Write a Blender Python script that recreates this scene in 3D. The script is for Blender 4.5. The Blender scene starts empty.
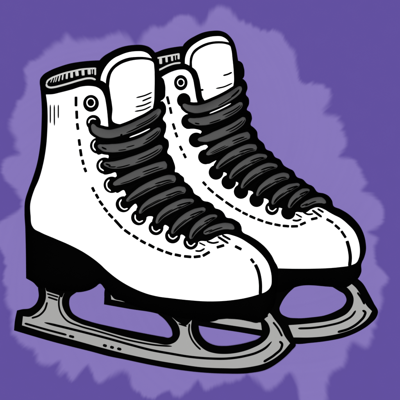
import bpy, math
import numpy as np
from mathutils.geometry import delaunay_2d_cdt
from mathutils import Vector

# ---------------------------------------------------------------- scene
scene = bpy.context.scene
COL = scene.collection
CAM_H = 4000.0                      # camera height over the sheet, in millimetres

def P(x, y, z):
    """sheet millimetres (x right, y down from the top left corner), height z -> metres"""
    s = (CAM_H - z) / CAM_H
    return np.stack([(x - 200.0) * s, (200.0 - y) * s, z + 0 * x], axis=-1) / 1000.0

# ---------------------------------------------------------------- materials
def mat(name, col, rough=0.6, spec=0.1, var=0.0, scale=300.0, metallic=0.0, bump=0.0):
    m = bpy.data.materials.new(name); m.use_nodes = True
    nt = m.node_tree; b = nt.nodes['Principled BSDF']
    b.inputs['Roughness'].default_value = rough
    b.inputs['Specular IOR Level'].default_value = spec
    b.inputs['Metallic'].default_value = metallic
    tc = nt.nodes.new('ShaderNodeTexCoord')
    nz = nt.nodes.new('ShaderNodeTexNoise'); nz.inputs['Scale'].default_value = scale
    nz.inputs['Detail'].default_value = 4
    nt.links.new(tc.outputs['Object'], nz.inputs['Vector'])
    mx = nt.nodes.new('ShaderNodeMix'); mx.data_type = 'RGBA'
    nt.links.new(nz.outputs['Fac'], mx.inputs[0])
    mx.inputs[6].default_value = (*[c * (1 - var) for c in col], 1)
    mx.inputs[7].default_value = (*[c * (1 + var) for c in col], 1)
    nt.links.new(mx.outputs[2], b.inputs['Base Color'])
    if bump:
        bp = nt.nodes.new('ShaderNodeBump'); bp.inputs['Strength'].default_value = bump
        bp.inputs['Distance'].default_value = 0.0003
        nt.links.new(nz.outputs['Fac'], bp.inputs['Height'])
        nt.links.new(bp.outputs['Normal'], b.inputs['Normal'])
    return m

K = 1 / 2.0
DARK = (0.1245 * K, 0.0815 * K, 0.360 * K)
LIGHT = (0.250 * K, 0.187 * K, 0.520 * K)
M_BLACK = mat('black_rubber', (0.0006,) * 3, 0.9, 0.0)
M_WHITE = mat('white_leather', (0.86, 0.86, 0.86), 0.6, 0.1, 0.01)
M_LACE = mat('charcoal_cord', (0.093 * K,) * 3, 0.8, 0.05, 0.06, 900)
M_STEEL = mat('grey_steel', (0.400 * K, 0.400 * K, 0.392 * K), 0.6, 0.1, 0.015, 400)
M_LINING = mat('pale_lining', (0.72 * K, 0.72 * K, 0.70 * K), 0.8, 0.05, 0.03)

# ---------------------------------------------------------------- 2-D helpers
def cr(pts, closed=True, step=1.2):
    """smooth curve through points; a doubled point makes a corner"""
    p = [np.array(q, float) for q in pts]; n = len(p); out = []
    rng = range(n) if closed else range(n - 1)
    for i in rng:
        if closed: a, b, c, d = p[i - 1], p[i], p[(i + 1) % n], p[(i + 2) % n]
        else: a, b, c, d = p[max(i - 1, 0)], p[i], p[i + 1], p[min(i + 2, n - 1)]
        L = np.linalg.norm(c - b)
        if L < 1e-6: continue
        # tangents limited to the length of the segment
        def tan(u, v, w):
            l1, l2 = np.linalg.norm(v - u), np.linalg.norm(w - v)
            if l1 < 1e-6 or l2 < 1e-6: return np.zeros(2)
            t = (v - u) / l1 * l2 + (w - v) / l2 * l1
            return t / (l1 + l2)
        m0 = tan(a, b, c) * L; m1 = tan(b, c, d) * L
        if np.linalg.norm(b - a) < 1e-6: m0 = (c - b)
        if np.linalg.norm(d - c) < 1e-6: m1 = (c - b)
        k = max(1, int(math.ceil(L / step)))
        for j in range(k):
            t = j / k
            out.append((2*t**3-3*t*t+1)*b + (t**3-2*t*t+t)*m0 + (-2*t**3+3*t*t)*c + (t**3-t*t)*m1)
    if not closed: out.append(p[-1])
    return np.array(out)

def inside(pts, loops):
    r = np.zeros(len(pts), bool)
    for lp in loops:
        a = lp; b = np.roll(lp, -1, axis=0)
        for (x0, y0), (x1, y1) in zip(a, b):
            if y0 == y1: continue
            c = ((pts[:, 1] >= min(y0, y1)) & (pts[:, 1] < max(y0, y1)))
            xi = x0 + (pts[:, 1] - y0) / (y1 - y0) * (x1 - x0)
            r ^= c & (pts[:, 0] < xi)
    return r

def dist(pts, loops):
    A = np.concatenate(loops); B = np.concatenate([np.roll(l, -1, axis=0) for l in loops])
    D = B - A; L2 = (D ** 2).sum(1) + 1e-12
    out = np.empty(len(pts))
    for s in range(0, len(pts), 2000):
        q = pts[s:s+2000, None, :]
        t = np.clip(((q - A) * D).sum(2) / L2, 0, 1)
        e = q - (A + t[..., None] * D)
        out[s:s+2000] = np.sqrt((e ** 2).sum(2).min(1))
    return out

def triangulate(loops, grid):
    """points, triangles, boundary loops (as indices) of an area with holes"""
    allp = np.concatenate(loops); mn, mx = allp.min(0), allp.max(0)
    gx = np.arange(mn[0] + grid*.37, mx[0], grid); gy = np.arange(mn[1] + grid*.41, mx[1], grid)
    if len(gx) and len(gy):
        g = np.stack(np.meshgrid(gx, gy), -1).reshape(-1, 2)
        g[:, 0] += 0.25 * grid * np.sin(g[:, 1] * 9.7)
        g = g[inside(g, loops)]
        if len(g): g = g[dist(g, loops) > grid * 0.45]
    else: g = np.zeros((0, 2))
    edges = []; o = 0
    for l in loops:
        n = len(l); edges += [(o + i, o + (i + 1) % n) for i in range(n)]; o += n
    V = np.concatenate([allp, g])
    vo, eo, fo, ov, oe, of = delaunay_2d_cdt([Vector((float(a), float(b))) for a, b in V], edges, [], 0, 1e-6)
    vo = np.array([(v.x, v.y) for v in vo])
    tri = np.array([f for f in fo if len(f) == 3])
    c = vo[tri].mean(1); tri = tri[inside(c, loops)]
    # consistent winding
    a, b, d = vo[tri[:, 0]], vo[tri[:, 1]], vo[tri[:, 2]]
    cr_ = (b[:, 0]-a[:, 0])*(d[:, 1]-a[:, 1]) - (b[:, 1]-a[:, 1])*(d[:, 0]-a[:, 0])
    tri[cr_ > 0] = tri[cr_ > 0][:, ::-1]        # y points down, so this faces up
    cnt = {}
    for t in tri:
        for i in range(3):
            u, v = int(t[i]), int(t[(i+1) % 3]); cnt[(u, v)] = 1
    bd = [(u, v) for (u, v) in cnt if (v, u) not in cnt]
    return vo, tri, bd

class MB:
    """collects pieces of one mesh"""
    def __init__(s): s.v = []; s.f = []; s.m = []; s.mats = []; s.n = 0
    def mi(s, m):
        if m not in s.mats: s.mats.append(m)
        return s.mats.index(m)
    def add(s, v, faces, m):
        o = s.n; s.v.append(v); s.n += len(v)
        k = s.mi(m)
        for f in faces: s.f.append(tuple(int(i) + o for i in f)); s.m.append(k)
    def build(s, name, parent, label=None, smooth=True):
        me = bpy.data.meshes.new(name); V = np.concatenate(s.v)
        L = np.array(parent.location) if parent else np.zeros(3)
        if parent and parent.parent: L = L + np.array(parent.parent.location)
        me.from_pydata((V - L).tolist(), [], s.f)
        for m in s.mats: me.materials.append(m)
        me.polygons.foreach_set('material_index', s.m)
        me.polygons.foreach_set('use_smooth', [smooth] * len(me.polygons))
        me.update(); me.validate()
        o = bpy.data.objects.new(name, me); COL.objects.link(o)
        if parent: o.parent = parent
        if label: o['label'] = label
        return o

def solid(mb, loops, top, bot, m, grid=3.0):
    """closed body between the height functions top and bot"""
    v, t, bd = triangulate(loops, grid)
    zt = top(v); zb = bot(v); n = len(v)
    V = np.concatenate([P(v[:, 0], v[:, 1], zt), P(v[:, 0], v[:, 1], zb)])
    F = [tuple(q) for q in t] + [(q[2] + n, q[1] + n, q[0] + n) for q in t]
    # walls carry their own vertices so that smooth shading keeps a crisp rim
    mb.add(V, F, m)
    W = []; WF = []
    for i, (a, b) in enumerate(bd):
        W += [V[a], V[b], V[b + n], V[a + n]]; k = 4 * i; WF.append((k, k + 3, k + 2, k + 1))
    if W: mb.add(np.array(W), WF, m)

class Field:
    """height of a cushion-shaped body over its outline"""
    def __init__(s, loops, mid, hf, R, base, hb=None, pw=2.0):
        s.l = loops; s.mid = mid; s.hf = hf; s.R = R; s.base = base; s.hb = hf if hb is None else hb; s.pw = pw
    def prof(s, v):
        d = dist(v, s.l); d = np.where(inside(v, s.l), d, 0)
        u = 1 - np.minimum(d / s.R, 1)
        return np.power(np.clip(1 - u ** s.pw, 0, 1), 1 / s.pw)
    def top(s, v): return s.base(v) + s.mid + s.hf * s.prof(v)
    def bot(s, v): return s.base(v) + s.mid - s.hb * s.prof(v)
    def body(s, mb, m, grid=3.0):
        # rings close to the rim keep the round edge round
        v, t, bd = triangulate(s.l, grid)
        pr = s.prof(v); pr[:sum(len(l) for l in s.l)] = 0
        b = s.base(v); n = len(v)
        V = np.concatenate([P(v[:, 0], v[:, 1], b + s.mid + s.hf * pr), P(v[:, 0], v[:, 1], b + s.mid - s.hb * pr)])
        F = [tuple(q) for q in t] + [(q[2] + n, q[1] + n, q[0] + n) for q in t]
        for a, c in bd: F.append((a, a + n, c + n, c))
        mb.add(V, F, m)

def drape(mb, loops, H, off, m, grid=3.0, depth=2.0):
    solid(mb, loops, lambda v: H(v) + off, lambda v: H(v) + off - depth, m, grid)

def stroke(mb, pts, w, H, off, m, taper=0.0, smooth=True, step=1.0, depth=0.6):
    """a raised line of width w lying on the surface H"""
    c = cr(pts, False, step) if smooth and len(pts) > 2 else cr([pts[0], pts[0]] + list(pts[1:]) + [pts[-1]], False, step)
    n = len(c); tg = np.gradient(c, axis=0); tg /= np.linalg.norm(tg, axis=1)[:, None] + 1e-9
    nr = np.stack([-tg[:, 1], tg[:, 0]], 1)
    s = np.concatenate([[0], np.cumsum(np.linalg.norm(np.diff(c, axis=0), axis=1))]); L = s[-1]
    hw = np.full(n, w / 2.0)
    e = max(w * 0.3, L * taper); q = np.minimum(np.minimum(s, L - s) / max(e, 1e-6), 1)
    hw = hw * np.maximum(np.sqrt(np.clip(1 - (1 - q) ** 2, 0, 1)), 0.8 if taper == 0 else 0.2)
    l = c + nr * hw[:, None]; r = c - nr * hw[:, None]
    A = np.concatenate([l, c, r]); z = H(A)
    top = P(A[:, 0], A[:, 1], z + off); bt = P(A[:, 0], A[:, 1], z + off - depth)
    V = np.concatenate([top, bt]); F = []; N = 3 * n
    for i in range(n - 1):
        F += [(i, i+1, n+i+1, n+i), (n+i, n+i+1, 2*n+i+1, 2*n+i)]
        F += [(i+1, i, N+i, N+i+1), (2*n+i, 2*n+i+1, N+2*n+i+1, N+2*n+i)]
        F += [(N+i, N+n+i, N+n+i+1, N+i+1), (N+n+i, N+2*n+i, N+2*n+i+1, N+n+i+1)]
    F += [(0, n, N+n, N), (n, 2*n, N+2*n, N+n), (n-1, N+n-1, N+2*n-1, 2*n-1), (2*n-1, N+2*n-1, N+3*n-1, 3*n-1)]
    mb.add(V, F, m)

def disc(cx, cy, rx, ry=None, n=36):
    a = np.linspace(0, 2 * math.pi, n, endpoint=False); ry = ry or rx
    return np.stack([cx + rx * np.cos(a), cy + ry * np.sin(a)], 1)

def lace(parent, pts, hws, H, marks, grow=3.2, extra0=2.0, extra1=5.8, label=None, face=True):
    """one lace strand: a round black-edged cord with a charcoal face and fine grooves"""
    mb = MB()
    p = np.array(pts, float)
    c = cr(pts, False, 1.0); n = len(c)
    # width along the strand
    key = [0.0]
    for i in range(1, len(p)): key.append(key[-1] + np.linalg.norm(p[i] - p[i-1]))
    key = np.array(key) / key[-1]
    s = np.concatenate([[0], np.cumsum(np.linalg.norm(np.diff(c, axis=0), axis=1))]); L = s[-1]; t = s / L
    hw = np.interp(t, key, hws) * 1.05
    def frame(c):
        tg = np.gradient(c, axis=0); tg /= np.linalg.norm(tg, axis=1)[:, None] + 1e-9
        return tg, np.stack([-tg[:, 1], tg[:, 0]], 1)
    tg, nr = frame(c)
    # black cord, longer than its face at both ends
    k0 = max(2, int(extra0)); k1 = max(2, int(extra1))
    a0 = np.array([c[0] - tg[0] * extra0 * (k0 - i) / k0 for i in range(k0)])
    a1 = np.array([c[-1] + tg[-1] * extra1 * (i + 1) / k1 for i in range(k1)])
    C = np.concatenate([a0, c, a1]); T, N_ = frame(C)
    HW = np.concatenate([np.full(k0, hw[0]), hw, np.full(k1, hw[-1])]); HWs = HW.copy()
    for _ in range(3):
        HWs = np.convolve(np.pad(HWs, 4, mode='edge'), np.ones(9) / 9, 'valid')
    R = np.maximum(HW, HWs) + grow
    S = np.concatenate([[0], np.cumsum(np.linalg.norm(np.diff(C, axis=0), axis=1))])
    q = np.minimum(np.minimum(S, S[-1] - S) / (R * 0.9), 1)
    R = R * np.maximum(np.sqrt(np.clip(1 - (1 - q) ** 2, 0, 1)), 0.12)
    HH = 4.2
    hc = H(C)
    m = 13; V = []
    for j in range(m):
        a = math.pi * j / (m - 1); lat = -math.cos(a); up = math.sin(a)
        pos = C + N_ * (R * lat)[:, None]
        z = hc * 0.5 + H(pos) * 0.5 + HH * up * (R / R.max()) ** 0.5
        V.append(P(pos[:, 0], pos[:, 1], z))
    for j in range(1, m - 1):                     # underside
        a = math.pi * j / (m - 1); lat = math.cos(a); up = -math.sin(a)
        pos = C + N_ * (R * lat)[:, None]
        z = hc * 0.5 + H(pos) * 0.5 + 3.0 * up * (R / R.max()) ** 0.5
        V.append(P(pos[:, 0], pos[:, 1], z))
    M = len(V); nn = len(C); V = np.concatenate(V); F = []
    for j in range(M):
        k = (j + 1) % M
        for i in range(nn - 1): F.append((j*nn+i, j*nn+i+1, k*nn+i+1, k*nn+i))
    F.append(tuple(j*nn for j in range(M))); F.append(tuple(j*nn+nn-1 for j in range(M))[::-1])
    mb.add(V, F, M_BLACK)
    if not face: return mb.build('lace', parent, label)
    # charcoal face
    qf = np.minimum(s / np.maximum(hw * .7, .6), 1) * 0 + np.minimum(np.minimum(s / 2.0, (L - s) / 2.2), 1)
    hw = hw * np.maximum(np.sqrt(np.clip(1 - (1 - qf) ** 2, 0, 1)), 0.15)
    Rf = R[k0:k0+n]
    def facept(idx, lat, up):
        """idx: array index float along c; lat in units of mm"""
        i = np.clip(idx, 0, n - 1); i0 = np.floor(i).astype(int); i1 = np.minimum(i0 + 1, n - 1); fr = (i - i0)[:, None]
        cc = c[i0] * (1 - fr) + c[i1] * fr; nn_ = nr[i0] * (1 - fr) + nr[i1] * fr
        hcc = np.interp(i, np.arange(n), hc[k0:k0+n]); rr = np.interp(i, np.arange(n), Rf)
        pos = cc + nn_ * lat[:, None]
        z = hcc * 0.5 + H(pos) * 0.5 + HH * np.sqrt(np.clip(1 - (lat / np.maximum(rr, abs(lat) + .3)) ** 2, 0, 1)) * (rr / R.max()) ** 0.5
        return pos, z + up
    lats = np.linspace(-1, 1, 7); idx = np.arange(n, dtype=float)
    V = []
    for la in lats:
        pos, z = facept(idx, hw * la, 0.9); V.append(P(pos[:, 0], pos[:, 1], z))
    for la in (1, -1):
        pos, z = facept(idx, hw * la, -1.0); V.append(P(pos[:, 0], pos[:, 1], z))
    F = []; M = len(V); V = np.concatenate(V)
    for j in range(M):
        k = (j + 1) % M
        for i in range(n - 1): F.append((j*n+i, j*n+i+1, k*n+i+1, k*n+i))
    F.append(tuple(j*n for j in range(M))); F.append(tuple(j*n+n-1 for j in range(M))[::-1])
    mb.add(V, F, M_LACE)
    # grooves
    for (t0, t1, l0, l1, w) in marks:
        i0, i1 = np.interp([t0, t1], t, np.arange(n)); k = max(6, int(i1 - i0)); ii = np.linspace(i0, i1, k)
        la = np.linspace(l0, l1, k) * np.interp(ii, np.arange(n), hw)
        ww = w * 1.5 / 2 * np.sqrt(np.clip(1 - np.abs(np.linspace(-1, 1, k)) ** 4, 0.05, 1))
        rows = []
        for d, up in ((-1, 1.15), (1, 1.15), (1, 0.5), (-1, 0.5)):
            pos, z = facept(ii, la + d * ww, up); rows.append(P(pos[:, 0], pos[:, 1], z))
        V = np.concatenate(rows); F = []
        for j in range(4):
            q_ = (j + 1) % 4
            for i in range(k - 1): F.append((j*k+i, j*k+i+1, q_*k+i+1, q_*k+i))
        F += [(0, k, 2*k, 3*k), (k-1, 4*k-1, 3*k-1, 2*k-1)]
        mb.add(V, F, M_BLACK)
    return mb.build('lace', parent, label)

def empty(name, x, y, z, label, cat, group=None):
    o = bpy.data.objects.new(name, None); o.empty_display_size = 0.02
    o.location = P(np.array([x]), np.array([y]), np.array([z]))[0].tolist(); COL.objects.link(o)
    o['label'] = label; o['category'] = cat
    if group: o['group'] = group
    return o

# ---------------------------------------------------------------- one skate
def make_skate(D):
    base = D['base']
    root = empty('ice_skate', *D['origin'], D['label'], 'ice skate', 'pair of ice skates')
    flat = lambda h: (lambda v: base(v) + h)
    body = Field([cr(D['body'])], 18, 30, 36, base, hb=16)
    H = body.top
    # boot
    mb = MB(); body.body(mb, M_BLACK, 2.2)
    drape(mb, [cr(D['white'])], H, 0.7, M_WHITE, 2.2)
    for pts, w in D['crease']: stroke(mb, pts, w * 1.35, H, 1.1, M_BLACK, 0.2)
    boot = mb.build('boot', root)
    # stitching, seam, creases on the leather
    for a, b in D['stitch']:
        a, b = np.array(a), np.array(b); u = (b - a) / np.linalg.norm(b - a) * 0.45; a = a - u; b = b + u
        mb = MB(); stroke(mb, [a, b], D['stitch_w'], H, 1.05, M_BLACK); mb.build('stitch', boot)
    mb = MB()
    for pts, w in D['seam']: stroke(mb, pts, w, H, 1.05, M_BLACK)
    mb.build('toe_seam', boot)
    # sole
    mb = MB(); solid(mb, [cr(D['sole'])], lambda v: H(v) + 1.4, lambda v: base(v) + 18 - (H(v) - base(v) - 18) * .55 - 1.5, M_BLACK, 3.0)
    mb.build('sole', root)
    # collar with its pale lining
    cf = Field([cr(D['collar'])], 3, 3, 6, base, hb=2)
    mb = MB(); cf.body(mb, M_BLACK, 3.0); collar = mb.build('collar', root)
    mb = MB()
    for pts, w in D['lining']: stroke(mb, pts, w, cf.top, 0.6, M_LINING, 0.03)
    for pts, w in D['teeth']: stroke(mb, pts, w, cf.top, 0.7, M_LINING, 0.0)
    mb.build('lining', collar)
    # tongue
    tf = Field([cr(D['tongue'])], 9, 8, 12, base, hb=6)
    mb = MB(); tf.body(mb, M_BLACK, 2.6)
    drape(mb, [cr(D['tongue_white'])], tf.top, 0.6, M_WHITE, 3.0, 1.5)
    for pts, w in D['tongue_crease']: stroke(mb, pts, w * 1.3, tf.top, 1.0, M_BLACK, 0.2)
    tongue = mb.build('tongue', root)
    mb = MB(); drape(mb, [cr(D['tongue_band'])], tf.top, 0.6, M_WHITE, 3.0, 1.5); mb.build('piping', tongue)
    # blade: a plate with openings, black rim, grey face
    mb = MB()
    solid(mb, [cr(l) for l in D['blade']], flat(21), flat(15), M_BLACK, 6.0)
    solid(mb, [cr(l) for l in D['blade_face']], flat(21.6), flat(20.5), M_STEEL, 6.0)
    blade = mb.build('blade', root, smooth=False)
    mb = MB()
    for pts, w in D['blade_lines']: stroke(mb, pts, w * 1.28, flat(21), 0.85, M_BLACK, 0.05)
    mb.build('groove', blade, smooth=False)
    # eyelets
    for (x, y, r, ry, ring) in D['eyelets']:
        mb = MB()
        f = Field([disc(x, y, r, ry)], 1.1, 2.0, 2.5, H, hb=4.0); f.body(mb, M_BLACK, 1.5)
        e = mb.build('eyelet', root)
        if ring:
            mb = MB(); stroke(mb, ring[0], ring[1], f.top, 0.3, M_WHITE, 0.12 if len(ring) < 3 else 0); mb.build('eyelet_ring', e)
    # laces
    for d in D['laces']:
        kw = dict(d[3]) if len(d) > 3 else {}; hh = (lambda v, z=kw.pop('z'): base(v) + z) if 'z' in kw else H; lace(root, d[0], d[1], hh, d[2], **kw)
    for pts, w in D['white_slivers']:  # thin white sliver filling the gap between the upper two lace strands
        mb = MB(); stroke(mb, pts, w, H, 5.2, M_WHITE, 0.2, depth=6); mb.build('white_sliver', root)
    return root

UP = [(.55, .95, .10, .25, .8), (.52, .93, .62, .78, .8)]
MID = [(.58, .92, -.05, .2, .9), (.55, .97, .62, .72, .8)]
LOW = [(.05, .5, .22, .3, .6), (.02, .7, .6, .55, .85), (.6, .93, .05, .35, 1.0), (.6, .97, .8, .68, .8)]

def ring(x, y, r, w): 
    a = np.linspace(0, 2 * math.pi, 25); return ([(x + r * math.cos(t), y + r * 1.08 * math.sin(t)) for t in a], w, 1)

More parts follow.
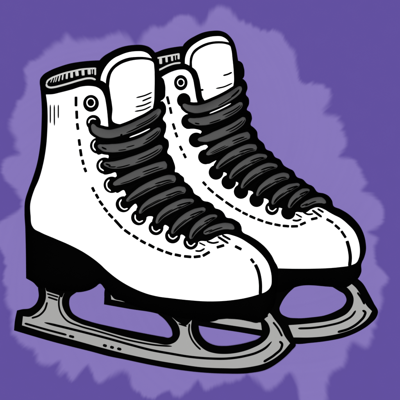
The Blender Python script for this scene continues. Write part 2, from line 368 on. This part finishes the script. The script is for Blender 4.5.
# ================================================================ FRONT SKATE
FRONT = dict(
 origin=(40, 300, 0), base=lambda v: np.maximum(0.27 * (v[:, 0] - 14), 0),
 label='white ice skate in front, black heel fully visible, its toe overlapping the other skate',
 stitch_w=3.0,
 body=[(40.2,86),(40.2,86),(41,95),(41.7,107),(41.5,125),(40.2,145),(36.7,165),(32,180),(28.3,190),(25.2,200),(24.5,214),(25.3,228),(26,250),(26.3,278),
  (26.3,278),(33,282),(38,286),(50,289),(64,291),(83,291.5),(91,289),(96,286),(99.5,283.5),(106,290),(111,294.5),(114,298),(122,300.5),(134,305.5),(157,311.5),(172,316),(190,318.5),(217,319.5),(230,318.6),(250,321),(262,322),(270,312),
  (275,300),(276,290),(277.3,278),(277.3,266),(275,262),(272,256),(266,248),(258,241),(250,236),(242,231),(241.5,227),(239.5,223),(236,220.5),(232,218.5),(226,217),(224.5,214),(222,211),(219,209.3),(215,208),(213,204.5),
  (209,202),(203,200.5),(200,197),(194,193),(192.5,189),(190,186),(187.5,183.5),(184.5,181.5),(184,178),(180,174.5),(175,172),(175.3,168),(173.5,161),(171,156),(167.5,153),(169,146),(168,140),(164.2,137),(165.8,131),(165.8,123),(163,119.5),(166,112),(165.5,105),(162,101),
  (158,105),(150,112.5),(140,117.5),(128,122.5),(119,124),(113.5,122),(112.5,108),(111,98),(109,90),(105.5,83),(101,80.5),(95,80.3),(86,80),(75,83),(62,87.5),(50,89.5),(43,88)],
 white=[(46,94.6),(46,94.6),(53,94.2),(60,92.6),(72,89.5),(82,86.5),(90,86),(97,87.3),(101.3,90.3),(104.3,96),(106,104),(107.2,113),(108.3,127),(108.3,127),(102,133),(98,140),(97,154),(97.5,154.5),(103,153.8),(108.7,156),(108,158.5),(103,160),
  (100,166),(104,174.5),(110,174),(115.5,172.5),(117,178),(117,178),(112,186),(117,193),(124,190.3),(126,194.5),(126,194.5),(122,204),(127,210),(136,204),(138,209),(138,209),(137,217),(143,222),(148,216.5),(153,217),(152,221),(156,229),(161,232),(165,225),(169.3,228),(169,232),(173,237),(178,240),(181.5,234.6),(185.5,237.5),(186,240),
  (191,246),(197,243),(200,241.3),(207,241.2),(210,240.3),(217,236.6),(222,235),(226,234.2),(233,235.6),(240,238.2),(248,243),(256,249),(263,256),(268,263.3),(270.6,271),(271.6,279),(271,285.5),(269,289),(266,291.5),(258,294.5),(245,298),(230,300.3),(209,301.3),(186,299.8),(170,298),(159,296.6),(148,294),(134.7,288.8),(118,279.3),(106,269.7),
  (100,264),(85,253),(70,245),(55,238.5),(40,232),(34,228.6),(32,225.5),(30.7,216),(30.5,203),(31.5,198.5),(34.3,190),(38.7,180),(43,165),(46,148),(47.4,130),(47.7,115),(47.2,104)],
 stitch=[((76,97),(76,106)),((76.6,111),(76.9,118.5)),((77.2,123.5),(78,129.5)),((79,139.5),(79.8,145.5)),((80.3,149.5),(81.3,156)),((82.4,160),(83.5,164.5)),((84.5,168),(86,171.8)),
  ((92.3,187.5),(94.2,191.5)),((96,194.3),(98.2,198.3)),((99.5,201),(102.7,205.3)),((104,207.8),(107.3,211.7)),((108.6,213.8),(112.6,217.8)),((114.8,220),(122,228)),((124.5,230),(130,234)),((133,235.5),(138,238.8)),((140.5,240.5),(145.5,243.3)),((148.8,244.5),(154,247.5)),((157.3,248.7),(163,251.2)),((165.7,252),(171.8,254.2)),((175,254.6),(180.7,255.8)),((184.3,256.3),(191,256.9)),((194,257),(200.3,256.3)),((203,255.8),(209.5,252)),((217,247.4),(223.9,245.3)),((235.3,246.3),(241.2,249.3)),((251,259),(253.8,262.7))],
 seam=[([(255.3,264.5),(258,270.5),(259.8,278),(260.5,285),(260.3,294.5)],3.5)],
 crease=[([(50.3,104.5),(50.3,123.5)],1.0),([(54.3,104.5),(54.4,125.8)],1.0),([(58.3,104.5),(58.3,118.5)],1.0),
  ([(198.8,242.5),(205.6,245.8)],1.2),([(195,250.8),(200,251),(205,248.3)],1.5),([(206.5,241.3),(213,243),(219.3,241.8)],1.5),([(217.5,236.5),(228.7,243.6)],1.9),([(222,235),(230.8,239.9)],1.7)],
 sole=[(25.2,224),(25.2,224),(25.8,250),(26.1,278.3),(26.1,278.3),(33,282.3),(40,289),(50,290),(64,291.5),(83,291.7),(91,289.4),(96,286.5),(99.5,283.7),(105.7,290),(111,295),(114,298.6),(122,301),(134,306),(157,313),(172,317.2),(190,320),(217,320.2),(219,319.2),(230,318.9),(241,319.8),(250,321.6),(257,322.9),(263,320),(270,313),
  (275,302),(276.5,290),(277.8,278),(277.8,267),(272.5,283),(272.5,287),(266.5,292.3),(258,295.3),(245,298.8),(230,301),(209,302),(186,300.4),(170,298.8),(159,297.3),(148,294.7),(134.4,289.5),(117.7,280),(105.6,270.4),(99.5,264.7),(84.7,253.7),(69.7,245.7),(54.7,239.2),(39.7,232.7),(33,229)],
 collar=[(41.2,91),(40.2,87),(39.7,83),(40,79.5),(43,75),(50,70.5),(60,66.5),(70,63.5),(80,61.8),(90,60.8),(98,60.4),(106,60.4),(110,70),(110,96),(96,92),(80,92),(60,94),(46,93),(44,92),(41.6,91)],
 lining=[([(46.3,84),(47.5,81),(51,78.3),(57,75.7),(65,73),(75,70.7),(80,69.6),(90,68.6),(96.3,68.3)],1.7),
         ([(46.3,83.5),(46.8,86),(49.5,87.4),(54,87.2),(60,85.8),(70,83),(80,80),(88,78.3),(92,78.4),(95.8,79.8)],2.0)],
 teeth=[([(52.5,78),(50.6,82.5)],.9),([(55,77),(53.4,82.5)],.9),([(57.3,76),(55.5,82)],1.0),([(60,75),(58.6,81.3)],1.3),([(63,74),(62.3,80)],1.5),([(67,72.5),(66.6,79)],2.2),([(71.5,71.5),(71.7,77.8)],2.8),([(76.5,70.5),(77.3,76)],3.4),([(82.8,69.5),(83.2,75.5)],3.0),([(89,69),(89.3,74.5)],3.2),([(92.2,68.6),(92.4,74)],.9),([(95.2,68.5),(95.2,75)],1.8)],
 tongue=[(97.2,96),(97,78),(97.5,64),(100,59.8),(104,56),(110,52.3),(116,49.2),(125,46.2),(135,44.9),(143,45.1),(149,47),(153,50.2),(156.2,54.5),(158,60),(159.2,70),(159.5,84),(161,100),(158,112),(140,124),(125,130),(106,134)],
 tongue_white=[(109.2,86),(109.2,86),(110,79),(111.5,73.5),(114.5,69),(120,64.8),(129,61.2),(137,59.8),(145,59.7),(150,60.6),(153,62.3),(154.2,68),(154.5,76),(154.4,90),(154,101),(152.6,109),(152.6,109),(145,114),(135,119),(125,123),(119,125),(114,125),(111,98)],
 tongue_band=[(100.4,82),(100.4,82),(101,77),(103,71.5),(106,66.3),(110,61.5),(114,58.3),(120,55.3),(127,52.7),(137,51.3),(143,51.6),(148,53.8),(151.8,58.2),(151.8,58.2),(145,57),(137,56.8),(127,58),(120,60.7),(115,64),(110,69.3),(107.3,74.5),(106,80),(105.7,86.3),(105.7,86.3),(103,84.5)],
 tongue_crease=[([(136,97.8),(145,95.4),(152.3,92.2)],1.2),([(142,101.2),(151.8,97)],1.3),([(135.3,107),(144,105),(151.8,101.6)],1.3),([(134.5,111.5),(144,109.6),(151.5,106)],1.2)],
 blade=[[(17,310.5),(22,309.3),(30,308.2),(36,303.5),(38.6,297),(38,288),(38,288),(60,270),(120,280),(200,300),(262,300),(268,302),(273,308),(281,319.5),(288,330),(295.5,343),(295.8,345),(292,350),(288,354.3),(279,362),(266,369.7),(250,373),(225,373.6),(200,372.3),(180,370),(151,365),(124,359.3),(110,356.5),(90,351.2),(75,347.5),(50,341),(30,335.2),(14,330.4),(14,330.4),(15,320),(17,310.5)],
        [(69.2,303),(70.2,297.5),(75,293.3),(83,289),(96,279),(110,284),(150,303),(159,314.8),(162.7,317.6),(168,323.5),(172,331),(172,336),(169.5,337.6),(163,336.8),(150,334.5),(130,330.6),(110,326.4),(90,321.5),(78,317),(72.5,313),(70,308)],
        [(198.5,325),(199,310),(260,310),(263,318),(264.3,325),(263.5,333),(258,338.7),(250,341.7),(235,345),(225,346),(215,345.2),(206,341),(200,333)]],
 blade_face=[[(45.2,287),(45.2,287),(46.8,291.3),(48,291.7),(58.8,295.2),(58.8,295.2),(61.5,297.5),(64.3,292.7),(64.3,292.7),(62,300),(62,304),(63.8,310),(69,317.3),(80,323.5),(95,328),(110,332.6),(125,336.8),(140,340.2),(155,343),(170,344.4),(176,341.5),(179.8,335),(179.3,328),(176.5,322.3),(172,317.3),(172,317.3),(178.5,322.3),(187,325),(189,323),(191.8,320),(191.8,320),(191,328),(193,336.5),(199,345),(206,350.5),(215,353.3),(225,354),(240,352.2),(252,348.3),(262,343),(267.5,337.5),(270,331),(268.3,324),(264,318.8),(264,318.8),(268.2,315.8),(264.5,313.5),(265.5,312),(268.5,312.6),(274.5,319.5),(281,328.3),(285,336.5),(290,343.3),(290,343.3),(282.5,352),(273.5,359),(264,363.6),(250,366.9),(238,368.2),(225,368.2),(200,367),(180,364.2),(160,361),(140,357),(124,353.4),(100,347.2),(75,340.3),(50,333.8),(22,325.3),(22,325.3),(23,316.3),(23,316.3),(30,316.7),(36,313.5),(42,307.5),(45.5,300),(46,292.5)]],
 blade_lines=[([(46.8,293.6),(58.6,297.3)],1.3),([(47.8,297),(57.8,300.3)],1.4),([(47.3,302),(44.5,310),(39,315.5),(31.5,318.2)],1.5),
  ([(61,294),(59.3,298),(58.8,303),(60.5,312),(66,319.8),(80,326.2),(95,330.4),(110,334.8),(125,339.2),(140,342.5),(155,345),(172,346.3)],1.4),
  ([(44.3,322.5),(60,326.3),(80,331.2),(110,339),(130,344.6),(150,349.8),(170,353.5),(190,356.8),(210,358.5),(228,358.5),(245,356),(257,352.5),(266,347.5),(271.8,341.5)],1.9),
  ([(24.4,323.3),(45,329.2),(66.8,335)],1.7),([(68.8,335.8),(74.3,337.3)],2.0),([(102.8,345),(107,346.2)],2.2),([(110,346.8),(114,347.9)],2.2),([(117,348.4),(121.5,349.6)],2.2),
  ([(189.4,323.5),(189,331),(191.6,339),(196,345.2),(200.8,349.8)],1.4),([(178.3,323.7),(186.8,326.4)],1.2),
  ([(273,322),(278,328.5),(282.2,336.5)],1.6),([(279.2,341.2),(282,343.8),(281.3,348),(275,354.5),(263.5,362)],2.0)],
 eyelets=[(91,103.4,7.9,8.5,ring(90.8,102.6,3.9,1.2)),
  (93.5,122.5,7.4,7.6,([(88.7,123.3),(89.6,120.2),(92.7,118.6),(96,119.4)],1.3)),
  (98,145.7,8.1,8.1,([(95.3,140.5),(93.2,144),(93.3,147.5),(95.7,150.6)],1.3)),
  (104.5,165.7,8.3,8.3,([(102.3,160.5),(99.6,164),(99.8,167.6),(103.8,170.9)],1.3)),
  (111.8,184.8,8.3,8.3,([(109.4,179.6),(106.8,183),(107.2,187.5),(110.8,191)],1.3)),
  (123.5,204.3,7.9,8.1,([(121.6,199.3),(119.6,203),(120.7,207),(124.2,209.3),(127.8,208.3)],1.3)),
  (138.8,217.6,7.8,7.8,([(135.2,214.5),(135.4,219),(139,222),(143,220.5)],1.3)),
  (156,227.8,7.5,7.5,([(152,226),(152.8,229.7),(156,231.6),(160.4,229.3)],1.3)),
  (172.7,235.8,7.7,7.7,([(168.4,234),(169.5,237),(172.6,238.8),(177.5,236)],1.3)),
  (190.8,242.2,7.5,7.5,([(186.6,241),(188,244.4),(190.8,246),(195.3,243)],1.3))],
 laces=[
  ([(157.3,84),(158,87.5),(158,91)],[1,1,1],[],dict(grow=6.4,extra0=8,extra1=10.5,z=7,face=False)),
  ([(92.3,124),(95,129.5),(101,132.8),(109,134),(119,132),(130,128.3),(140,123.7),(150,118.5),(156,114),(160.3,109.3)],[1.5,3.4,4.2,4,3.9,4,4,3.9,3.6,2],[(.62,.93,.15,.1,.8),(.48,.93,.68,.5,1.0),(.4,.43,.9,.8,1.3)]),
  ([(97.7,145.5),(104,147.8),(112,148.2),(121,147.5),(131,145.3),(140,142.3),(150,137),(156.5,132),(160,127.8)],[1.5,3.4,4,4,4,4,3.9,3.5,1.8],[(.42,.55,.2,.2,.7),(.72,.95,.05,.1,.9),(.66,.97,.65,.55,.9),(.06,.14,.0,.3,1.2),(.3,.42,.6,.65,.7)]),
  ([(103.5,163.6),(111,165),(120,164.3),(130,161.7),(141,158),(151,153.5),(158,149.2),(161.8,145.5)],[1.5,3.2,4,4.3,4.3,4.1,3.7,2],[(.55,.93,.05,.05,.9),(.5,.97,.6,.62,.8),(.2,.42,.7,.6,.8),(.03,.12,-.1,.2,1.2),(.08,.2,.6,.5,.8)]),
  ([(113,184.6),(119,182),(128,178.5),(138,174),(148,170.2),(158,166.7),(167,164.5)],[1.5,3,4,4.2,4.1,4,3.7],[(.55,.86,.0,.1,.9),(.55,.93,.6,.6,.8),(.12,.5,.68,.68,.7)]),
  ([(126.3,201.2),(133,196.3),(141,191),(150,186),(160,181.8),(169,179),(176,179)],[1.3,3,4,4.1,4.1,4,3.3],LOW),
  ([(139.3,213.5),(144,207.5),(151,202.6),(160,198),(170,193.8),(179,190.3),(186,190.3)],[1.3,2.8,3.9,4,4,3.8,2.9],LOW),
  ([(156.3,223.5),(160,217),(167,211),(175,206.6),(184,202.8),(194,200.5)],[1.3,3,3.9,4.1,3.9,1.8],LOW),
  ([(171.8,233.8),(175.5,227.5),(181,221.8),(188,216.6),(196,212.3),(205.5,208.8)],[1.3,3,3.9,4.1,3.7,2],LOW),
  ([(190.3,239),(193.3,232),(198.3,226.3),(204.5,221.5),(211,217.6),(217.3,215.8)],[1.5,3.1,3.9,3.9,3.1,1.4],LOW),
  ([(203.5,233.5),(210,230.3),(218,227.3),(226,226),(231,226.8),(234.3,229)],[1.8,3,3.1,3.1,2.8,1.2],[(.15,.62,.5,.35,.9),(.03,.3,-.1,.1,.8)],dict(extra1=4.5,extra0=1)),
 ],
 white_slivers=[([(129.5,137.4),(140,133.4),(150,128.6)],1.2)],
)

# ================================================================ REAR SKATE
REAR = dict(
 origin=(130, 280, 0), base=lambda v: 0 * v[:, 0],
 label='white ice skate behind the front one, its heel hidden and toe furthest right',
 stitch_w=2.8,
 body=[(131,62),(131,83),(131,105),(129,130),(123,158),(116,178),(115,200),(115.5,256),(128,262),(150,268),(175,269),(188,266),(205,276),(235,286),(262,290),(285,290),(296,286),(330,286),(350,286),(355,281),(358.5,277.5),(361,272),(361,264.5),(364,258),(366,250),(365.6,242),(364,235),(361,228),(355,220),(347,213),(340,209),
  (333.5,206),(332,200.5),(328,195.5),(324,193.5),(317.5,192),(313,186.5),(307,183.5),(303,179.5),(297,177),(293,170.5),(289,168.5),(284,165.5),(280,159.5),(275,157),(272,152),(266,149),(264,144),(258,138),(257,131.5),(253,127),(251,125.5),(252,118),(250,112),(247,110),(249,104),(248.5,98),(246,94.8),(247.5,88),(246,82),(243,79),
  (236,89),(225,92.5),(212,98),(206,101.5),(203,98),(201.3,90),(199,78),(196,70.5),(190.5,66.3),(184,64.8),(176,66.5),(168,69.5),(160,73),(150,76),(140,77),(133,70)],
 white=[(150,83),(159.5,78.5),(165,75),(172,71.6),(180,69.6),(186,70),(190,73),(192.5,78),(194.4,87),(196,97),(197.3,106),(190,110),(187,119),(186.5,128.9),(190,128.9),(195,129),(201.5,132),(200.5,133.5),(196,136),(194,146),(201,146),(206.5,145),(208,147.8),(207,149),(203,156),(208,164),(214,161.5),(216.3,160.5),(216.3,163),(213,172),(220,177),(224,172.3),(227,174),(226,178),(229,184),(233,186),(236,181.8),(238.5,183.2),(238,188),(243,196),(248.5,190.6),(253,192.3),(252,197),(257,203),(262,204),(263.8,198.5),(268.5,200.5),(268,205),(273,212),(279.5,207.8),(283,209),(288,216),(294.8,213),(295.5,212.5),(302,212.5),(306,212.5),(311,209.3),(317,207.3),(325,209.8),(329,212.2),
  (334,215),(340,218),(348,224.5),(354,231),(357.5,238),(359.5,246),(359.8,252),(359,257.5),(356.5,262.5),(351,265.2),(340,267),(325,268.2),(310,268.6),(276,268.2),(240,266),(200,256),(165,236),(150,210),(145,150)],
 stitch=[((167.2,96.7),(169,104)),((170,107.5),(171.3,113.5)),((173,123.7),(174.8,129.3)),((175.5,132.7),(177.2,137)),((180,146.2),(182,150.3)),((183.7,153.8),(185.7,157.8)),((203,182),(206,185.3)),((207.9,187.8),(213.3,192.6)),((216,194.8),(223,200)),((225.7,202),(233,207)),((235.5,208.3),(240.7,211.3)),((242.7,212.6),(247.5,214.8)),((249.7,216),(255,218.3)),((257.7,219.3),(263,221.3)),((265.7,222.2),(272,223.9)),((274.7,224.4),(280.3,225.5)),((283,225.8),(288.8,226.3)),((291.3,226.4),(297.7,226.2)),((300.3,224.8),(305.5,222.5)),((311.3,219.3),(317.2,218)),((326.8,219.2),(333,222.7)),((335.2,225.2),(339.5,229)),((341.5,231.3),(345.6,237.5))],
 seam=[([(347,240.8),(349.4,250),(350.3,257),(349.6,266)],3.5)],
 crease=[([(295.5,213.8),(302.3,217.6)],1.3),([(292.2,220),(297,220.7),(301.7,219)],1.6),([(302.5,211.6),(308,214.3),(313.5,213.8)],1.5),([(312,210),(322,217.2)],1.9),([(317.3,208.6),(323.8,212.5)],1.6)],
 sole=[(115.3,225),(115.3,225),(115.3,257),(128,262.5),(150,268.5),(175,269.5),(188,266.5),(205,276.5),(235,286.5),(262,292),(285,292),(296,287),(330,286.8),(345,288),(353,283),(358.6,277.8),(361.3,272),(361.3,264.5),(362.5,260),(356.8,263.3),(351,266),(340,267.7),(325,269),(310,269.3),(276,268.9),(240,266.7),(200,257),(165,243),(135,232)],
 collar=[(130,72),(131,62),(140,56),(157,51.9),(163,49.6),(175,47),(182,46.2),(190,46.5),(197,56),(197,72),(190,80),(165,84),(140,88),(131,84)],
 lining=[([(140,62.5),(150,60),(159,57.8),(168,56),(179.7,53.8)],1.7),([(140,76),(150,73),(160,69.5),(168,65.6),(175,63.4),(180.8,62.8)],1.8)],
 teeth=[([(160.5,58),(160.8,64)],3.0),([(166.3,56.5),(166.8,62.3)],2.4),([(171.8,55.5),(172.3,61)],2.2),([(175.3,55),(175.6,60)],.9),([(178.6,54),(178.6,59.3)],2.2)],
 tongue=[(181.5,78),(181.8,64),(182,49.5),(183.3,45),(187,41),(195,36),(203,32.5),(212,30.8),(221,31),(226,33),(230,36.5),(233.3,41),(236,48.5),(237.7,58),(240,72),(241,86),(236,98),(222,106),(206,110),(192,112)],
 tongue_white=[(192.3,69),(192.3,69),(192.3,60),(194,54.5),(198,50.3),(204,46.8),(211,44.4),(218,43.6),(226,44.3),(230,46),(231.3,50),(232.3,58),(233.6,72),(233.8,82),(233,87),(233,87),(225,92),(215,97),(206,101),(201,101),(199,80)],
 tongue_band=[(184.9,63.5),(184.9,63.5),(185.2,58),(187,52.5),(190,48),(197,42.3),(206,38),(215,36.3),(222,36.7),(226.5,39.3),(229,42.3),(229,42.3),(222,41.2),(214,41.3),(206,43),(199,46.3),(193.5,50.5),(190.3,56.5),(189.3,65.5),(189.3,65.5),(187,64.3)],
 tongue_crease=[([(223,75.6),(228,74.2),(232.2,72.2)],1.4),([(215.7,88.6),(224,86.8),(232.6,83)],1.2),([(200,90),(203.8,89.8)],1.6)],
 blade=[[(104.5,291),(106,286),(109,284),(120,284),(126,280),(128,272),(128,258),(150,250),(260,262),(350,268),(357,278),(362,282.5),(369,294),(374,303.5),(378,312),(376.5,317),(370,324),(359.5,331),(346,336.8),(325,341.3),(310,343),(297,344),(285,341.5),(262,336.3),(240,332.3),(215,328.5),(198,325.5),(172,319),(157,313.6),(130,309),(104,304.4),(104,304.4),(104.3,298)],
        [(159,282),(163,277),(170,274),(186,270),(205,280),(235,290),(244,300),(246,308),(240,311),(220,309),(180,301),(163,294)],
        [(279.5,309),(281.5,303),(288,293.5),(294.7,287.3),(300,283),(325,283),(333,287.3),(339,291),(344,294),(346.5,300),(343.3,306.3),(335.5,311.3),(325,315.3),(312,317.3),(297,318.2),(287,317),(281,313.3)]],
 blade_face=[[(111.3,291),(122,290),(132,284),(134,274),(134,262),(152,262),(155,280),(162,300),(180,307),(200,311),(240,317.5),(258,316),(261,324),(261.8,330),(261.8,330),(240,326.7),(215,322.8),(200,320),(172,313),(157,308.3),(140,305),(111.3,299.5),(111.3,299.5)],
             [(288.5,325.2),(288.5,325.2),(300,324.4),(315,322.9),(327,321.3),(338,318.3),(348,312.5),(352.8,305),(353.5,297.5),(349.5,290),(346,286.8),(343,285.6),(345,284),(350.5,283),(350.5,283),(356,288),(362,297.5),(367,306),(372,311.2),(372,311.2),(368,318),(361,324.3),(352,329.3),(340,333.3),(325,336.2),(310,337.4),(293.5,337.4),(293.5,337.4)]],
 blade_lines=[([(298,328.5),(311,328),(328,325.5),(343,321.3),(352,315.8),(355.8,310.5)],1.7),([(337.5,332.2),(349,328.7),(359.5,321.7),(364.5,315.5),(365.3,312.3),(362.3,310.3)],2.0),([(357.3,292.3),(361,297.5),(364.6,304.5)],1.7),([(345.5,286.3),(350,284.8)],1.2)],
 eyelets=[(180.8,82.7,6.8,7.7,ring(180.8,82.5,3.3,1.1)),
  (183.8,100.3,6.9,7.3,None),(188.8,121.5,7.6,7.6,None),(196.3,140,7.6,7.5,None),(205.5,156.9,7.5,7.5,None),(216,172.4,7.4,7.4,None),(228.7,182.1,7.3,7.3,None),(241,191.6,7.3,7.3,None),(256.6,199.8,7.3,7.3,None),
  (272,208.3,6.9,6.9,([(268.2,206),(269,209.3),(272.2,211.2),(276.6,208.3)],1.2)),(288.3,212.4,7.2,7.2,None)],
 laces=[
  ([(236.6,68.5),(237.2,71),(237.2,73.5)],[1,1,1],[],dict(grow=6.2,extra0=8,extra1=7.5,z=7,face=False)),
  ([(182.8,104.3),(188,107.7),(195,109.3),(205,107.7),(215,104),(225,99.3),(234,93.8),(238,90.5),(241,86.5)],[1.5,3,3.7,3.7,3.9,3.9,3.7,3.3,1.8],[(.78,.95,.3,.1,1.3),(.55,.8,.7,.4,.8)],dict(extra1=4.6)),
  ([(188,119.5),(196,121.5),(205,121),(215,118.3),(226,113.8),(235,109),(239,106),(242,102.5)],[1.5,3.4,4,4,4,3.6,3.2,1.8],[(.6,.95,.0,.1,.9),(.62,.97,.62,.6,.7),(.35,.55,.7,.7,.9),(.12,.2,.5,.6,1.0)],dict(extra1=4.6)),
  ([(197.7,139.7),(206,138.7),(215,135.5),(225,131.3),(235,126.4),(241,122),(245,117.5)],[1.4,3.2,3.9,3.9,3.9,3.5,2],[(.55,.93,.0,.0,.9),(.6,.97,.6,.6,.8)],dict(extra1=4.6)),
  ([(206.3,154.7),(212,151.3),(220,147),(230,142.3),(240,138),(250,134.7)],[1.3,3,3.8,4,4,3.5],[(.6,.88,.0,.1,1.0),(.6,.93,.6,.6,.8),(.08,.45,.25,.3,.6),(.1,.5,.7,.65,.7)],dict(extra1=5)),
  ([(216.3,168.8),(222,163),(230,157),(240,151.6),(249,148.1),(257,147.6)],[1.3,3,3.9,4,3.9,3],LOW,dict(extra1=5)),
  ([(229.7,178.8),(234,172.7),(241,166.8),(250,161.2),(259,157.2),(267.2,156.3)],[1.3,3,3.8,4,3.5,1.7],LOW,dict(extra1=5)),
  ([(241.3,188.3),(245.5,181.8),(252,175.5),(260,170.3),(269,166.5),(277.7,166)],[1.3,3,3.9,4,3.6,1.7],LOW,dict(extra1=5)),
  ([(256.8,196),(261,189.3),(268,183.7),(276,179),(284,176.3),(289.5,176.7)],[1.3,3,3.9,4.1,3.6,2.5],LOW,dict(extra1=4.5)),
  ([(272.3,204.5),(276,197.8),(282,192.5),(290,187.7),(299.7,184.3)],[1.4,3.2,3.9,3.6,1.6],LOW,dict(extra1=4.5)),
  ([(288.8,208),(292.3,201.5),(298,195.8),(304,191.8),(309.7,189.8)],[1.6,3.1,3.7,3.4,1.3],LOW,dict(extra1=4.5)),
  ([(300.5,206.8),(307,203.7),(315,200.5),(321,200.2),(326,203)],[1.5,2.8,2.9,2.9,1.3],[(.15,.62,.5,.35,.9),(.03,.3,-.1,.1,.8)],dict(extra1=4,extra0=1)),
 ],
 white_slivers=[([(209.5,113.4),(220,109),(231,103.4)],1.1)],
)

make_skate(REAR)
make_skate(FRONT)

# ---------------------------------------------------------------- backdrop sheet and the brushed lavender paint on it
mb = MB()
mb.add(np.array([(-1.5, -1.5, -0.0024), (1.5, -1.5, -0.0024), (1.5, 1.5, -0.0024), (-1.5, 1.5, -0.0024)]), [(0, 1, 2, 3)],
       mat('purple_paper', DARK, 0.9, 0.0, 0.02, 60))
bd = mb.build('backdrop', None, smooth=False); bd['kind'] = 'structure'

SPL = [(24,70),(30,63),(39,57),(47,50),(55,43),(63,40),(66.5,34),(73,39),(84,39.5),(97,39.5),(110,36),(118,32.5),(127,37),(136,45),(144,32.5),(152.5,27.5),(162,27.5),(168,24),(173.5,19),(181.5,14.5),(193,16),(199.5,25),(206,19.5),(211,11.5),(219,6.5),(229,9),(237.5,19.5),(250,24),(263,30),(277.5,32.5),(287.5,42.5),(292.5,50),(295,62.5),(302,82),(322,85),(331,93),(329,102),(323,112),(338,118),(343,130),(346,146),(339,156),(352,158),(362,173),(366,182),(361,191),(372,195),(381,202),(384,215),(380,226),(369,232),(377,238),(374,252),(376,262),(384,272),(387,280),(380,290),(383,302),(377,318),(372,334),(367,347),(352,342),(348,352),(343,366),(336,370),(329,378),(326,400),(326,440),(299,440),(299,400),(297,383),(290,372),(281,382),(275,386),(266,391),(259,384),(250,375),(237,380),(226,383),(213,386),(206,390),(198,381),(190,389),(175.5,397),(169,391),(160,394),(151,399),(139.5,393),(132,386),(127,374),(121.5,372),(114,376),(108,379),(100,383),(92,374),(88,366),(80,372),(72,380),(65,372),(59,375),(60,362),(50,364),(37.5,362),(35,351),(26,348),(19,342),(12,332),(12,315),(6,300),(7,290),(4,280),(5,265),(3,254),(-3,246),(-3,224),(8,216),(20,208),(21,200),(17,192),(10,185),(4,177),(2,167),(9,157),(20,152),(15,146),(17,140),(12,131),(10,124),(13,112),(19,100),(26,92),(27,84)]
loop = cr(SPL, True, 3)
g = 1.0
xs = np.arange(-16, 402, g); ys = np.arange(0, 452, g)
X, Y = np.meshgrid(xs, ys); Q = np.stack([X.ravel(), Y.ravel()], 1)
ins = inside(Q, [loop]); sd = dist(Q, [loop]); sd = np.where(ins, sd, -sd)
def vnoise(seed, n=4096):
    r = np.random.RandomState(seed).rand(n)
    def f(x):
        i = np.floor(x).astype(int); t = x - i; t = t * t * (3 - 2 * t)
        return r[i % n] * (1 - t) + r[(i + 1) % n] * t
    return f
ang = np.arctan2(Q[:, 1] - 200, Q[:, 0] - 200); rad = np.hypot(Q[:, 0] - 200, Q[:, 1] - 200)
n1, n2, n3 = vnoise(1), vnoise(2), vnoise(3)
bris = (n1(ang * 48 + 500) - .5) * 2.4 + (n2(ang * 160 + 900 + rad * .02) - .5) * 1.2
w = 2.0 + 2.8 * n3(ang * 9 + 50)
k = np.clip((sd + bris) / (2 * w) + .5, 0, 1); k = k * k * (3 - 2 * k)
k *= 1 - 0.05 * n2(ang * 30 + rad * .3)
k = np.where(sd < -7, 0, k)
V = P(Q[:, 0], Q[:, 1], np.full(len(Q), -2.0)); nx = len(xs); ny = len(ys)
I = np.arange(nx * ny).reshape(ny, nx)
qd = np.stack([I[1:, :-1], I[1:, 1:], I[:-1, 1:], I[:-1, :-1]], -1).reshape(-1, 4)
qd = qd[(k[qd].max(1) > 0.01)]
used = np.unique(qd); rm = -np.ones(len(Q), int); rm[used] = np.arange(len(used)); qd = rm[qd]
me = bpy.data.meshes.new('paint_splash'); me.from_pydata(V[used].tolist(), [], qd.tolist())
at = me.attributes.new('coverage', 'FLOAT', 'POINT'); at.data.foreach_set('value', k[used].astype(np.float32))
pm = mat('lavender_paint', LIGHT, 0.9, 0.0, 0.02, 60); nt = pm.node_tree
b = nt.nodes['Principled BSDF']; src = b.inputs['Base Color'].links[0].from_socket
an = nt.nodes.new('ShaderNodeAttribute'); an.attribute_name = 'coverage'
mx = nt.nodes.new('ShaderNodeMix'); mx.data_type = 'RGBA'; mx.inputs[6].default_value = (*DARK, 1)
nt.links.new(an.outputs['Fac'], mx.inputs[0]); nt.links.new(src, mx.inputs[7]); nt.links.new(mx.outputs[2], b.inputs['Base Color'])
me.materials.append(pm)
sp = bpy.data.objects.new('paint_splash', me); COL.objects.link(sp)
sp['label'] = 'pale lavender patch of paint with ragged brushed edges on the darker purple backdrop'; sp['category'] = 'paint splash'

# ---------------------------------------------------------------- light: one softbox straight above, plus even fill
W = bpy.data.worlds.new('World'); scene.world = W; W.use_nodes = True
W.node_tree.nodes['Background'].inputs['Color'].default_value = (1, 1, 1, 1)
W.node_tree.nodes['Background'].inputs['Strength'].default_value = 0.12
ld = bpy.data.lights.new('softbox', 'AREA'); ld.shape = 'DISK'; ld.size = 0.1
d = 4.1; ld.energy = (2.0 - 0.12) * math.pi ** 2 * d * d
lo = bpy.data.objects.new('softbox', ld); COL.objects.link(lo); lo.location = (0, 0, d)

# ---------------------------------------------------------------- camera
cd = bpy.data.cameras.new('camera'); cam = bpy.data.objects.new('camera', cd); COL.objects.link(cam)
cam.location = (0, 0, CAM_H / 1000); cd.sensor_width = 36; cd.sensor_height = 36
cd.angle = 2 * math.atan(0.2 / (CAM_H / 1000)); cd.clip_end = 100; cd.clip_start = 0.1
scene.camera = cam
scene.view_settings.view_transform = 'Standard'; scene.view_settings.look = 'None'
scene.view_settings.exposure = 0; scene.view_settings.gamma = 1
scene.render.resolution_x = 1024; scene.render.resolution_y = 1024
